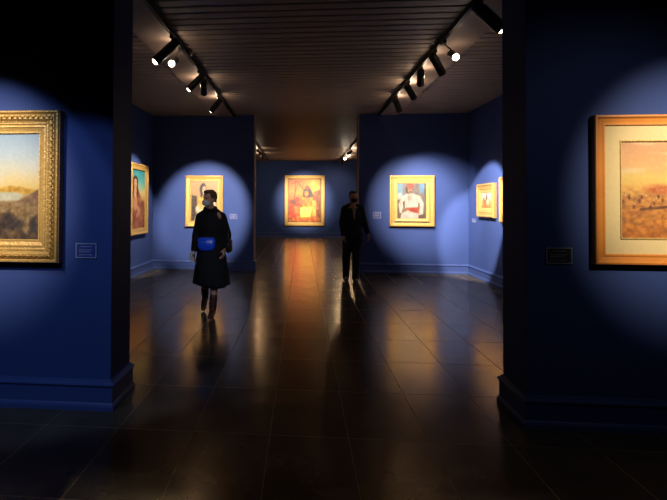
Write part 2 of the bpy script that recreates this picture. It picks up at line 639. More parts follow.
# --- picture contents (pigments only)
def pic_harbour():
    p = Pic(210, 130, 4); p.asp = 1.35
    n = p.noise(9, 7, 4); n2 = p.noise(44, 30, 3)
    p.grad([(0, (84, 58, 34)), (0.3, (150, 112, 62)), (0.42, (214, 172, 96)), (0.47, (250, 208, 112)), (0.56, (250, 222, 152)), (0.66, (232, 224, 190)),
            (0.8, (198, 212, 214)), (1, (162, 190, 208))], n * 0.03)
    p.put((p.v > 0.5) * np.clip(n * 0.6, 0, 0.5), (240, 234, 218))
    p.poly([(0, 0.36), (0, 0.46), (0.8, 0.455), (0.87, 0.42), (0.84, 0.36)], (214, 206, 168), 0.02, n2, 24)
    p.poly([(0.4, 0.45), (0.55, 0.47), (0.7, 0.48), (0.77, 0.505), (0.84, 0.50), (0.9, 0.485), (1, 0.46), (1, 0.42), (0.8, 0.445)], (226, 170, 44), 0.015, n2, 60)
    p.poly([(0.80, 0.345), (0.87, 0.385), (0.93, 0.43), (0.97, 0.465), (1, 0.475), (1, 0.28), (0.78, 0.28)], (138, 98, 58), 0.02, n2, 44)
    p.poly([(0, 0.36), (0.5, 0.35), (0.8, 0.35), (1, 0.33), (1, 0), (0, 0)], (150, 114, 62), 0.05, n2, 60)
    p.put(np.clip(p.noise(22, 16, 3) * 2.4 - 0.1, 0, 0.7) * np.clip((0.27 - p.v) * 12, 0, 1), (62, 42, 28))
    p.poly([(0.7, 0.2), (0.76, 0.26), (0.82, 0.2), (0.88, 0.17), (0.86, 0.08), (0.7, 0.08)], (58, 38, 26), 0.05, n2, 50)
    p.poly([(0.93, 0.2), (0.97, 0.22), (0.99, 0.04), (0.92, 0.06)], (54, 38, 34), 0.04, n2, 40)
    p.put(np.clip((0.08 - p.v) * 12, 0, 0.7), (70, 46, 30), n2, 40)
    for k in range(9):
        p.ell(0.08 + 0.07 * k, 0.2 + 0.02 * math.sin(k * 2.1), 0.012, 0.035, (90 + 20 * (k % 3), 54, 34), soft=0.5)
    p.c *= 0.9
    return p


def pic_desert():
    p = Pic(210, 150, 9); p.asp = 1.43
    n = p.noise(7, 8, 4); n2 = p.noise(40, 34, 4); n3 = p.noise(14, 30, 3)
    p.grad([(0, (206, 116, 40)), (0.16, (226, 140, 52)), (0.3, (206, 130, 56)), (0.42, (222, 156, 74)), (0.52, (242, 186, 92)), (0.62, (250, 200, 108)),
            (0.74, (240, 182, 116)), (1, (222, 160, 112))], n * 0.05)
    p.put(np.clip(p.noise(4, 16, 3) * 2, 0, 0.6) * (p.v > 0.6), (252, 214, 160))
    lo = np.clip((0.56 - p.v) * 7, 0, 1)
    p.put(np.clip(n3 * 1.2 + 0.1, 0, 0.5) * lo, (160, 96, 46), n2, 40)
    p.put(np.clip(n2 * 1.1, 0, 0.5) * lo, (126, 76, 40))
    p.put(np.clip(-n2 * 0.9, 0, 0.35) * lo, (240, 176, 88))
    for k in range(46):
        x = 0.02 + 0.0215 * k + 0.008 * math.sin(k * 5)
        y = 0.38 + 0.05 * math.sin(k * 1.3) + 0.02 * math.sin(k * 3.7)
        p.ell(x, y, 0.009, 0.022, ((138, 80, 40), (206, 130, 66), (112, 66, 40))[k % 3], soft=0.9, n=n2)
        p.ell(x + 0.003, y + 0.03, 0.004, 0.009, ((226, 180, 126), (176, 80, 46), (240, 204, 150))[(k * 2) % 3], soft=0.8)
        if k % 4 == 0: p.stroke((x, y), (x + 0.008, y + 0.09), 0.002, (150, 98, 54))
    p.ell(0.26, 0.5, 0.1, 0.05, (206, 120, 64), soft=0.9, n=n2)
    p.stroke((0.14, 0.30), (0.34, 0.33), 0.014, (120, 74, 42), n2)
    p.c = np.clip(p.c * 1.08, 0, 255)
    return p


def pic_turban():
    p = Pic(66, 84, 2); p.asp = 0.8
    n = p.noise(9, 9, 3)
    p.grad([(0, (110, 80, 66)), (0.5, (150, 126, 118)), (1, (150, 150, 156))], n * 0.05)
    p.poly([(0, 1), (0.2, 1), (0.2, 0.5), (0, 0.5)], (150, 196, 226), 0.05, n)
    p.poly([(0, 0.68), (0.16, 0.7), (0.16, 0.5), (0, 0.5)], (232, 226, 214), 0.04, n)
    p.poly([(0.62, 1), (0.72, 1), (0.72, 0.2), (0.6, 0.2)], (132, 118, 112), 0.04, n)
    p.poly([(0.74, 1), (0.92, 1), (0.92, 0.7), (0.78, 0.7)], (120, 176, 226), 0.06, n)
    p.poly([(0.92, 1), (1, 1), (1, 0), (0.92, 0)], (134, 104, 92), 0.03, n)
    p.poly([(0.0, 0.5), (0.2, 0.55), (0.2, 0.0), (0, 0)], (134, 96, 80), 0.04, n)
    p.ell(0.42, 0.80, 0.13, 0.12, (70, 48, 40), soft=0.25)
    # shirt, sleeves set on the hips
    p.poly([(0.32, 0.68), (0.55, 0.69), (0.78, 0.62), (0.9, 0.42), (0.88, 0.12), (0.74, 0.1), (0.76, 0.32), (0.72, 0.0), (0.12, 0.0), (0.2, 0.3),
            (0.2, 0.16), (0.1, 0.16), (0.05, 0.4), (0.16, 0.6)], (238, 226, 208), 0.02, n, 50)
    p.poly([(0.2, 0.46), (0.27, 0.5), (0.27, 0.28), (0.22, 0.28)], (116, 84, 66), 0.02)
    p.poly([(0.72, 0.46), (0.77, 0.42), (0.75, 0.18), (0.71, 0.24)], (132, 92, 74), 0.02)
    p.poly([(0.36, 0.68), (0.5, 0.68), (0.46, 0.38), (0.38, 0.38)], (206, 190, 170), 0.02, n)
    p.stroke((0.48, 0.66), (0.56, 0.4), 0.01, (180, 166, 146))
    p.poly([(0.3, 0.30), (0.72, 0.32), (0.75, 0.16), (0.56, 0.17), (0.36, 0.24)], (214, 76, 36), 0.02, n, 60)
    p.poly([(0.18, 0.26), (0.34, 0.3), (0.36, 0.22), (0.2, 0.17)], (176, 122, 84), 0.02)
    p.ell(0.45, 0.79, 0.085, 0.095, (206, 150, 112), soft=0.3)
    p.ell(0.46, 0.735, 0.05, 0.02, (120, 72, 56), soft=0.5)
    p.ell(0.42, 0.805, 0.02, 0.012, (60, 36, 30), soft=0.5); p.ell(0.5, 0.805, 0.02, 0.012, (60, 36, 30), soft=0.5)
    p.ell(0.45, 0.90, 0.13, 0.075, (212, 82, 54), soft=0.25, n=n)
    p.ell(0.45, 0.965, 0.08, 0.03, (190, 66, 44), soft=0.4)
    p.stroke((0.34, 0.88), (0.56, 0.93), 0.012, (232, 120, 84))
    p.c *= 0.74
    return p


def pic_lady_chair():
    p = Pic(60, 84, 5); p.asp = 0.72
    n = p.noise(8, 9, 3)
    p.grad([(0, (150, 96, 52)), (0.35, (206, 160, 104)), (1, (226, 178, 122))], n * 0.06)
    p.poly([(0.06, 0.64), (0.24, 0.62), (0.26, 0.06), (0.06, 0.04)], (78, 56, 40), 0.02, n, 50)
    for k in range(6): p.stroke((0.06, 0.12 + 0.09 * k), (0.25, 0.14 + 0.09 * k), 0.008, (116, 84, 50))
    p.poly([(0.34, 0.6), (0.5, 0.66), (0.62, 0.66), (0.86, 0.5), (0.94, 0.3), (0.9, 0.0), (0.14, 0.0), (0.28, 0.3)], (246, 226, 178), 0.03, n, 50)
    p.poly([(0.3, 0.6), (0.46, 0.66), (0.5, 0.44), (0.4, 0.3), (0.24, 0.34)], (240, 190, 74), 0.03, n, 50)
    p.poly([(0.2, 0.36), (0.34, 0.44), (0.32, 0.28), (0.2, 0.24)], (250, 236, 206), 0.03, n)
    p.ell(0.46, 0.78, 0.12, 0.14, (46, 30, 24), soft=0.25)
    p.poly([(0.37, 0.78), (0.44, 0.8), (0.43, 0.58), (0.37, 0.6)], (46, 30, 24), 0.02)
    p.ell(0.5, 0.765, 0.075, 0.095, (240, 196, 156), soft=0.3)
    p.ell(0.47, 0.785, 0.018, 0.011, (60, 36, 28), soft=0.5); p.ell(0.545, 0.785, 0.018, 0.011, (60, 36, 28), soft=0.5)
    p.ell(0.515, 0.715, 0.022, 0.01, (190, 84, 66), soft=0.5)
    p.poly([(0.46, 0.7), (0.55, 0.7), (0.57, 0.62), (0.46, 0.62)], (236, 190, 150), 0.02)
    p.ell(0.47, 0.9, 0.06, 0.03, (60, 40, 30), soft=0.4)
    p.poly([(0.62, 0.4), (0.84, 0.36), (0.9, 0.0), (0.6, 0.0)], (226, 186, 120), 0.04, n, 60)
    p.c *= 0.84
    return p


def pic_lady_sky():
    p = Pic(60, 110, 8); p.asp = 0.5
    n = p.noise(8, 12, 3)
    p.grad([(0, (110, 62, 30)), (0.3, (150, 96, 50)), (0.5, (206, 170, 96)), (0.62, (226, 204, 130)), (0.78, (104, 190, 190)), (1, (40, 140, 160))], n * 0.05)
    p.poly([(0.0, 0.42), (0.5, 0.5), (1, 0.46), (1, 0), (0, 0)], (134, 86, 44), 0.05, n, 50)
    p.poly([(0.08, 0.62), (0.2, 0.7), (0.5, 0.68), (0.72, 0.5), (0.8, 0.2), (0.9, 0.0), (0.0, 0.0), (0.0, 0.4)], (152, 84, 44), 0.03, n, 60)
    p.poly([(0.1, 0.66), (0.3, 0.68), (0.45, 0.42), (0.3, 0.3), (0.06, 0.4)], (196, 140, 96), 0.03, n, 50)
    p.poly([(0.46, 0.6), (0.7, 0.5), (0.84, 0.16), (0.6, 0.1)], (176, 96, 48), 0.03, n, 60)
    p.ell(0.28, 0.79, 0.2, 0.105, (44, 26, 20), soft=0.2)
    p.poly([(0.1, 0.8), (0.46, 0.8), (0.5, 0.58), (0.38, 0.52), (0.36, 0.7), (0.2, 0.7), (0.16, 0.5), (0.06, 0.56)], (44, 26, 20), 0.02)
    p.ell(0.29, 0.775, 0.12, 0.075, (222, 166, 124), soft=0.3)
    p.ell(0.24, 0.79, 0.03, 0.009, (60, 36, 28), soft=0.5); p.ell(0.35, 0.79, 0.03, 0.009, (60, 36, 28), soft=0.5)
    p.ell(0.29, 0.738, 0.035, 0.008, (170, 70, 54), soft=0.5)
    p.poly([(0.22, 0.72), (0.36, 0.72), (0.4, 0.62), (0.2, 0.62)], (214, 156, 112), 0.02)
    p.stroke((0.24, 0.42), (0.62, 0.3), 0.04, (206, 150, 106)); p.stroke((0.62, 0.3), (0.4, 0.22), 0.035, (206, 150, 106))
    return p


def pic_family():
    p = Pic(78, 98, 6); p.asp = 0.8
    n = p.noise(8, 9, 3); n2 = p.noise(20, 22, 3)
    p.grad([(0, (176, 100, 26)), (0.18, (214, 140, 44)), (0.4, (190, 96, 26)), (0.7, (236, 160, 70)), (1, (208, 130, 66))], n * 0.08)
    p.put(np.clip((p.u - 0.45) * 3, 0, 1) * np.clip((p.v - 0.6) * 6, 0, 0.8), (250, 200, 116), n, 40)
    p.poly([(0.78, 0.7), (1, 0.76), (1, 0.1), (0.84, 0.1)], (150, 96, 50), 0.05, n2, 60)
    p.stroke((0.26, 0.95), (0.52, 0.72), 0.012, (130, 66, 24)); p.stroke((0.22, 0.95), (0.2, 0.5), 0.014, (140, 72, 26))
    p.stroke((0.1, 0.88), (0.4, 0.96), 0.01, (150, 80, 30)); p.stroke((0.3, 0.9), (0.14, 0.5), 0.01, (150, 84, 34))
    p.poly([(0.0, 0.5), (0.3, 0.55), (0.4, 0.2), (0.3, 0.06), (0.0, 0.06)], (190, 84, 24), 0.04, n2, 70)
    p.poly([(0.46, 0.74), (0.56, 0.82), (0.66, 0.8), (0.78, 0.62), (0.76, 0.54), (0.44, 0.56)], (86, 72, 70), 0.03, n2, 50)
    p.ell(0.58, 0.8, 0.06, 0.05, (150, 76, 40), soft=0.3)
    p.poly([(0.42, 0.58), (0.76, 0.58), (0.78, 0.3), (0.44, 0.3)], (226, 150, 50), 0.04, n2, 60)
    p.ell(0.56, 0.66, 0.06, 0.06, (236, 150, 84), soft=0.4)
    p.poly([(0.36, 0.34), (0.74, 0.36), (0.68, 0.12), (0.38, 0.12)], (252, 232, 160), 0.04, n2, 50)
    p.poly([(0.74, 0.52), (0.86, 0.5), (0.84, 0.14), (0.74, 0.16)], (242, 186, 110), 0.03, n2, 50)
    p.ell(0.8, 0.55, 0.04, 0.045, (170, 90, 46), soft=0.4)
    p.ell(0.28, 0.53, 0.07, 0.05, (206, 70, 20), soft=0.4); p.ell(0.16, 0.46, 0.08, 0.06, (120, 70, 40), soft=0.4)
    p.ell(0.4, 0.48, 0.07, 0.06, (226, 120, 60), soft=0.4)
    p.poly([(0.04, 0.4), (0.16, 0.42), (0.2, 0.1), (0.04, 0.12)], (206, 92, 26), 0.04, n2, 60)
    p.poly([(0.2, 0.36), (0.34, 0.34), (0.36, 0.12), (0.22, 0.1)], (224, 130, 60), 0.03, n2, 60)
    p.put(np.clip(n2 * 3, 0, 0.6) * (p.v < 0.12), (236, 190, 90))
    p.c = np.clip((p.c - 130) * 1.3 + 118, 8, 255) * np.array([1.0, 0.93, 0.62])
    p.put((p.u > 0.97) | (p.v < 0.015) | (p.u < 0.025) | (p.v > 0.985), (140, 80, 24))
    return p


def pic_rider():
    p = Pic(60, 44, 7); p.asp = 1.4
    n = p.noise(8, 8, 3)
    p.grad([(0, (196, 130, 60)), (0.35, (222, 168, 100)), (0.6, (226, 206, 190)), (1, (206, 204, 214))], n * 0.06)
    p.ell(0.45, 0.36, 0.24, 0.12, (190, 120, 70), soft=0.3, n=n)
    p.ell(0.55, 0.6, 0.09, 0.18, (130, 96, 90), soft=0.3, n=n)
    p.ell(0.55, 0.8, 0.05, 0.07, (224, 160, 120), soft=0.3)
    p.ell(0.62, 0.34, 0.13, 0.16, (246, 222, 190), soft=0.4, n=n)
    p.ell(0.25, 0.5, 0.07, 0.13, (206, 110, 60), ang=-20, soft=0.3)
    for x in (0.32, 0.4, 0.56, 0.64): p.stroke((x, 0.3), (x - 0.02, 0.1), 0.02, (150, 92, 50))
    return p


def pic_market():
    p = Pic(50, 40, 12); p.asp = 1.3
    n = p.noise(7, 7, 3)
    p.grad([(0, (150, 96, 50)), (0.45, (206, 150, 84)), (1, (190, 190, 186))], n * 0.08)
    for k in range(7):
        p.ell(0.12 + 0.13 * k, 0.36, 0.05, 0.2, ((190, 90, 50), (236, 216, 180), (96, 70, 60))[k % 3], soft=0.4, n=n)
        p.ell(0.12 + 0.13 * k, 0.6, 0.025, 0.05, (206, 150, 110), soft=0.4)
    return p


# --- the paintings on the two piers
WL = 1.34
ct = Vector((-1.742 - WL / 2, YF0, 1.605))
prof_lf = [(0.0, 0.0), (0.0, 0.070), (0.006, 0.080), (0.016, 0.080), (0.020, 0.066), (0.028, 0.064), (0.036, 0.078), (0.062, 0.080), (0.078, 0.062),
           (0.084, 0.056), (0.088, 0.060), (0.096, 0.060), (0.100, 0.052), (0.108, 0.050), (0.108, 0.0)]
prof_lf_in = [(0, 0.02), (0, 0.053), (0.012, 0.057), (0.018, 0.048), (0.040, 0.042), (0.046, 0.046), (0.054, 0.046), (0.058, 0.034), (0.058, 0.02)]


def lf_ornament(t, fr):
    bm = bmesh.new()
    leaf_run(bm, WL, 1.10, 0.05, 0.078, 0.016, 0.040)
    o = obj('carved_leaves', bm, M['gold_dark'], fr, smooth=True)
    bm = bmesh.new()
    bead_run(bm, WL, 1.10, 0.080, 0.060, 0.006, 0.02)
    obj('beading', bm, M['gold'], fr, smooth=True)
    bm = bmesh.new()
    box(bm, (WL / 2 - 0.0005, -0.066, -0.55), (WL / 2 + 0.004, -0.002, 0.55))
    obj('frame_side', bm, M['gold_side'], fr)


painting(ct, 0, WL, 1.10, pic_harbour(), WL - 0.31, 1.10 - 0.33, (0, 0), prof_lf, M['gold'],
         'ornate gold-framed landscape of a pale sky over water and brown hills, on the left pier', 0.03,
         (lf_ornament, liner('inner_liner', WL - 0.216, 0.884, prof_lf_in, M['gold'])))

WR = 1.30
HR = 0.985
ct = Vector((1.922 + WR / 2, YF0, 1.592))
prof_rf = [(0, 0), (0, 0.052), (0.004, 0.060), (0.014, 0.062), (0.020, 0.054), (0.026, 0.048), (0.05, 0.044), (0.058, 0.048), (0.066, 0.048),
           (0.070, 0.036), (0.070, 0.0)]


def rf_mat(t, fr):
    bm = bmesh.new(); sweep_frame(bm, WR - 0.136, HR - 0.136, [(0, 0.02), (0, 0.034), (0.098, 0.034), (0.102, 0.030), (0.102, 0.02)])
    o = obj('mount', bm, M['mat_board'], t); o['label'] = 'cream linen mount'
    bm = bmesh.new(); sweep_frame(bm, WR - 0.335, HR - 0.335, [(0, 0.026), (0, 0.040), (0.006, 0.040), (0.010, 0.026)])
    o = obj('slip', bm, M['gold_pale'], t)


painting(ct, 0, WR, HR, pic_desert(), WR - 0.341, HR - 0.341, (0, 0), prof_rf, M['oak'],
         'plain orange wood frame with cream mount around a hazy desert battle, on the right pier', 0.026, (rf_mat,))

# --- paintings in the gallery
prof_bl = [(0, 0), (0, 0.06), (0.01, 0.075), (0.022, 0.078), (0.034, 0.062), (0.06, 0.055), (0.085, 0.05), (0.092, 0.056), (0.1, 0.056), (0.108, 0.036), (0.108, 0)]


def bl_corners(t, fr):
    for sx in (-1, 1):
        for sz in (-1, 1):
            bm = bmesh.new()
            x, z = sx * 0.395, sz * 0.545
            for q in range(6):
                ang = q * PI / 3
                bmesh.ops.create_icosphere(bm, subdivisions=2, radius=1, matrix=Matrix.Translation((x + 0.02 * math.cos(ang), -0.072, z + 0.02 * math.sin(ang))) @
                                           Matrix.Rotation(-ang, 4, 'Y') @ Matrix.Diagonal((0.022, 0.010, 0.011, 1)))
            bmesh.ops.create_icosphere(bm, subdivisions=2, radius=0.014, matrix=Matrix.Translation((x, -0.078, z)))
            o = obj('corner_rosette', bm, M['gold_side'], fr, smooth=True)
            o['label'] = 'dark carved corner rosette'


painting(Vector((-2.205, YP0, 1.555)), 0, 0.865, 1.16, pic_lady_chair(), 0.655, 0.95, (0, 0), prof_bl, M['gold'],
         'gold-framed portrait of a dark-haired lady in pale dress, behind the person in black dress', 0.032,
         (bl_corners, liner('inner_liner', 0.655, 0.95, [(0, 0.02), (0, 0.046), (0.012, 0.046), (0.02, 0.034), (0.02, 0.02)], M['gold_pale'])))

prof_br = [(0, 0), (0, 0.065), (0.012, 0.078), (0.03, 0.08), (0.045, 0.066), (0.09, 0.06), (0.10, 0.066), (0.112, 0.066), (0.116, 0.03), (0.116, 0)]


def br_slot_shadow(t, fr):
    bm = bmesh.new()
    box(bm, (-0.38, -0.0685, -0.468), (0.37, -0.05, -0.445))  # solid dark bar stands in for the shade inside the slit
    obj('slot_shadow_bar', bm, M['slot'], t)['label'] = 'dark slot along the bottom inside the frame'


prof_br_in = [(0, 0.02), (0, 0.052), (0.014, 0.054), (0.02, 0.044), (0.048, 0.038), (0.056, 0.044), (0.062, 0.034), (0.062, 0.02)]
painting(Vector((2.388, YP0, 1.58)), 0, 0.965, 1.12, pic_turban(), 0.64, 0.80, (0, 0.012), prof_br, M['gold'],
         'wide gold frame around a man in red turban, white shirt and red sash, arms akimbo', 0.032,
         (br_slot_shadow, liner('inner_liner', 0.735, 0.89, prof_br_in, M['gold_pale'])))

prof_far = [(0, 0), (0, 0.08), (0.015, 0.1), (0.05, 0.1), (0.07, 0.085), (0.12, 0.08), (0.135, 0.09), (0.155, 0.085), (0.16, 0.04), (0.16, 0)]
painting(Vector((0.115, YB, 1.68)), 0, 1.82, 2.31, pic_family(), 1.50, 1.99, (0, 0), prof_far, M['gold'],
         'huge gold-framed painting of a seated family under an orange sky, on the far wall', 0.045)

prof_lw = [(0, 0), (0, 0.065), (0.012, 0.078), (0.03, 0.08), (0.05, 0.064), (0.1, 0.058), (0.112, 0.064), (0.125, 0.06), (0.13, 0.034), (0.13, 0)]
painting(Vector((XL, 10.07, 1.58)), PI / 2, 1.10, 1.46, pic_lady_sky(), 0.85, 1.21, (0, 0), prof_lw, M['gold'],
         'tall gold-framed portrait of a long-haired woman against turquoise sky, on the left side wall', 0.032)

prof_rw = [(0, 0), (0, 0.055), (0.012, 0.07), (0.03, 0.072), (0.05, 0.058), (0.09, 0.05), (0.1, 0.055), (0.112, 0.05), (0.118, 0.03), (0.118, 0)]
painting(Vector((XR, 10.07, 1.585)), -PI / 2, 0.88, 0.66, pic_rider(), 0.50, 0.36, (0, 0.02), prof_rw, M['gold'],
         'small gold-framed picture of a pale rider, on the right side wall nearer its corner', 0.03,
         (liner('inner_liner', 0.65, 0.43, [(0, 0.02), (0, 0.045), (0.06, 0.036), (0.07, 0.03), (0.07, 0.02)], M['gold_pale']),))
painting(Vector((XR, 8.90, 1.585)), -PI / 2, 0.90, 0.83, pic_market(), 0.66, 0.59, (0, 0), prof_rw, M['gold'],
         'gold frame on the right side wall, mostly hidden by the black pier edge', 0.03)


# ------------------------------------------------------------------ wall labels
def wall_label(loc, rz, w, h, plate, ink, label):
    t = tag(empty('wall_label', loc, rz), label, 'label', 'picture labels on the walls')
    bm = bmesh.new(); box(bm, (-w / 2, -0.006, -h / 2), (w / 2, 0, h / 2)); obj('plate', bm, plate, t)
    bm = bmesh.new()
    b = w * 0.045
    sweep_frame(bm, w, h, [(0, 0.004), (0, 0.0085), (b, 0.0085), (b, 0.004)])
    obj('border', bm, ink, t)
    for z, a, c in ((0.27, -0.26, 0.26), (0.05, -0.34, 0.30), (-0.08, -0.34, 0.22), (-0.28, -0.34, 0.28)):
        bm = bmesh.new()
        random.seed(int(z * 100) + 7)
        x = a
        while x < c:                          # rows of tiny unreadable words
            l = random.uniform(0.05, 0.12)
            box(bm, (x * w, -0.0072, z * h - h * 0.028), (min(c, x + l) * w, -0.0055, z * h + h * 0.028))
            x += l + 0.025
        obj('text_line', bm, ink, t)


wall_label((-1.559, YF0, 1.141), 0, 0.156, 0.108, M['plate'], M['print'], 'blue label plate with pale border beside the ornate landscape frame')
wall_label((1.716, YF0, 1.150), 0, 0.168, 0.108, M['plate_dark'], M['print_dim'], 'black label plate with grey border beside the orange wood frame')
wall_label((-1.539, YP0, 1.212), 0, 0.16, 0.11, M['plate'], M['print'], 'small label plate right of the lady in pale dress portrait')
wall_label((1.647, YP0, 1.265), 0, 0.17, 0.14, M['plate'], M['print'], 'small label plate between the person in suit and the red turban painting')
wall_label((XR, 10.84, 1.175), -PI / 2, 0.20, 0.075, M['plate'], M['print'], 'tiny label plate below the small rider picture, near the corner')


# ------------------------------------------------------------------ lamp tracks and spotlights
def track(x, y0, y1, label):
    t = tag(empty('lighting_track', (x, (y0 + y1) / 2, ZC)), label, 'lighting track', 'black lamp tracks under the ceiling')
    h = (y1 - y0) / 2
    bm = bmesh.new()
    box(bm, (-0.018, -h, -0.06), (-0.006, h, 0)); box(bm, (0.006, -h, -0.06), (0.018, h, 0)); box(bm, (-0.006, -h, -0.02), (0.006, h, 0))
    obj('rail', bm, M['black'], t)
    for s in (-1, 1):
        bm = bmesh.new(); box(bm, (-0.022, s * h - 0.03, -0.062), (0.022, s * h + 0.03, 0)); obj('end_cap', bm, M['black'], t)


TZ = ZC - 0.06
track(-1.52, 4.05, 11.1, 'long black lamp track above the left side of the gallery')
track(1.675, 4.05, 11.1, 'long black lamp track above the right side of the gallery')
track(-1.52, 11.7, 22.0, 'black lamp track in the far room, left of the huge painting')
track(1.675, 11.7, 22.0, 'black lamp track in the far room, right of the huge painting')


def spot(x, y, target, power, size, label, group, blend=0.2, lens='lens', leak=0.0, drop=0.10, length=0.30, r=0.052, col=WARM, radius=0.03,
         swing=0.0):
    """one lamp head: the adapter on the rail, a stem, a fork, the black barrel with its rim and lens, and its light"""
    base = Vector((x, y, TZ))
    t = tag(empty('track_spotlight', base), label, 'spotlight', group)
    piv = Vector((swing, 0, -drop))
    d = (Vector(target) - (base + piv)).normalized()
    bm = bmesh.new(); box(bm, (-0.02, -0.06, -0.034), (0.02, 0.06, -0.001)); obj('adapter', bm, M['black'], t)
    bm = bmesh.new(); lathe(bm, (0, 0, -0.02), (piv + Vector((0, 0, 0.045))) - Vector((0, 0, -0.02)),
                            [(0, 0), (0, 0.009), ((piv + Vector((0, 0, 0.065))).length, 0.009), ((piv + Vector((0, 0, 0.065))).length, 0)], 10)
    obj('stem', bm, M['black'], t)
    side = d.cross(Vector((0, 0, 1)))
    side = side.normalized() if side.length > 1e-4 else Vector((1, 0, 0))
    bm = bmesh.new()
    for s in (-1, 1):
        capsule(bm, piv + Vector((0, 0, 0.045)) + side * s * 0.012, piv + side * s * (r + 0.008), 0.007, 0.007, 8)
    obj('fork', bm, M['black'], t, smooth=True)
    back = 0.09
    fr = length - back
    bm = bmesh.new()
    prof = [(-back, 0), (-back, r * 0.7), (-back + 0.008, r * 0.8)]
    for k in range(4):
        q = -back + 0.014 + k * 0.018
        prof += [(q, r * 0.8), (q, r), (q + 0.009, r), (q + 0.009, r * 0.8)]
    prof += [(0.0, r * 0.8), (0.0, r), (fr - 0.02, r), (fr - 0.018, r * 1.06), (fr, r * 1.06), (fr, r * 0.9), (fr - 0.03, r * 0.86), (fr - 0.03, 0)]
    lathe(bm, piv, d, prof, 22)
    obj('barrel', bm, M['black'], t)
    bm = bmesh.new()
    lathe(bm, piv, d, [(fr - 0.012, r * 0.88), (fr + 0.012, r * 0.98), (fr + 0.014, r * 0.92), (fr - 0.008, r * 0.80), (fr - 0.012, r * 0.88)], 22)
    obj('rim', bm, M['steel'], t, smooth=True)
    bm = bmesh.new()
    lathe(bm, piv, d, [(fr - 0.028, 0), (fr - 0.028, r * 0.8), (fr + 0.008, r * 0.76), (fr + 0.026, r * 0.55), (fr + 0.034, r * 0.28), (fr + 0.036, 0)], 18)
    obj('lens', bm, M[lens], t, smooth=True)
    ld = bpy.data.lights.new('lamp_beam', 'SPOT')
    ld.energy = power; ld.color = col; ld.spot_size = R(size); ld.spot_blend = blend; ld.shadow_soft_size = radius
    lo = bpy.data.objects.new('lamp_beam', ld)
    C.objects.link(lo)
    lo.parent = t
    lo.location = piv + d * (fr + 0.07)
    lo.rotation_euler = d.to_track_quat('-Z', 'Y').to_euler()
    if leak:                                  # light escaping from the cooling slots of the barrel
        pd = bpy.data.lights.new('vent_light', 'POINT')
        pd.energy = leak; pd.color = (1.0, 0.72, 0.5); pd.shadow_soft_size = 0.04
        po = bpy.data.objects.new('vent_light', pd)
        C.objects.link(po)
        po.parent = t
        po.location = piv - d * 0.06 + Vector((-0.09 if x < 0 else 0.09, 0.14, -0.02))
    return t


GL, GR, GF = ('spotlights on the left gallery track', 'spotlights on the right gallery track', 'spotlights in the far room')
LK = P_LEAK
spot(-1.52, 5.72, (-3.35, 5.2, 1.4), P_UNSEEN, 34, 'nearest spotlight of the left track, a long barrel tilted down to the left', GL, leak=LK * 0.5, length=0.36, r=0.056)
spot(-1.52, 6.10, (-1.2, 0.0, 0.5), P_GLARE, 44, 'glaring spotlight of the left track facing the viewer', GL, lens='glare', leak=LK * 0.3, r=0.043, swing=-0.07, blend=0.6, drop=0.17)
spot(-1.52, 7.26, (-3.35, 7.3, 1.5), P_UNSEEN, 32, 'nearer barrel of the crossed pair of spotlights on the left track', GL)
spot(-1.52, 7.60, (-2.20, YP0, 1.36), P_BACK_LEFT, 34, 'farther, more upright barrel of the crossed pair of spotlights on the left track', GL, leak=LK * 1.4, blend=0.55, col=SOFT)
spot(-1.52, 8.95, (-3.35, 10.0, 1.50), P_SIDE_LEFT, 46, 'farthest spotlight of the left track, close to the partition', GL, leak=LK, blend=0.4)
spot(1.675, 4.86, (3.55, 4.6, 1.3), P_UNSEEN * 0.4, 34, 'nearest spotlight of the right track, a big barrel beside the black pier', GR, length=0.36, r=0.06)
spot(1.675, 6.50, (3.55, 8.8, 1.55), P_UNSEEN * 1.5, 30, 'spotlight of the right track with its barrel just beside the glaring lamp', GR, leak=LK * 0.4, length=0.34)
spot(1.675, 6.10, (1.3, 0.0, 0.5), P_GLARE, 44, 'glaring spotlight of the right track facing the viewer', GR, lens='glare', leak=LK * 0.3, r=0.043, swing=0.10, blend=0.6, drop=0.16)
spot(1.675, 7.25, (2.48, YP0, 1.50), P_BACK_RIGHT_A, 32, 'upright barrel spotlight of the right track hanging straight down', GR, leak=LK, blend=0.75, col=SOFT)
spot(1.675, 8.08, (3.55, 10.2, 1.30), P_SIDE_RIGHT, 36, 'spotlight of the right track tilted right, between the upright one and the last', GR, leak=LK * 1.8, blend=0.35, col=SOFT)
spot(1.675, 9.12, (2.95, YP0, 1.42), P_BACK_RIGHT_B, 52, 'last spotlight of the right track, close to the partition', GR, leak=LK, blend=0.95, col=SOFT)
# far room
spot(-1.52, 17.4, (0.1, YB, 1.70), P_FAR, 30, 'nearer of the two small spotlights at the far room left corner', GF, leak=LK * 3, blend=1.0)
spot(-1.52, 19.0, (-1.0, YB, 1.4), P_FAR_WASH, 90, 'farther of the two small spotlights at the far room left corner', GF, leak=LK * 3, blend=1.0)
spot(1.675, 17.6, (0.1, YB, 1.70), P_FAR, 30, 'dark spotlight at the far room right corner, above the two bright ones', GF, leak=LK * 3, blend=1.0)
spot(1.675, 18.4, (1.5, 12.0, 1.5), P_GLARE_FAR, 44, 'brightest far room spotlight at the right corner', GF, lens='glare', leak=LK * 3, blend=0.5)
spot(1.675, 19.8, (1.0, 12.0, 1.5), P_GLARE_FAR, 44, 'lower bright far room spotlight, just left of the brightest', GF, lens='glare', leak=LK * 3, blend=0.5)
spot(1.675, 21.0, (1.2, YB, 1.4), P_FAR_WASH, 110, 'added wash spotlight on the far room right track, near the huge painting', GF, leak=LK * 3, blend=1.0)  # extra lamp added to wash the far wall and ceiling
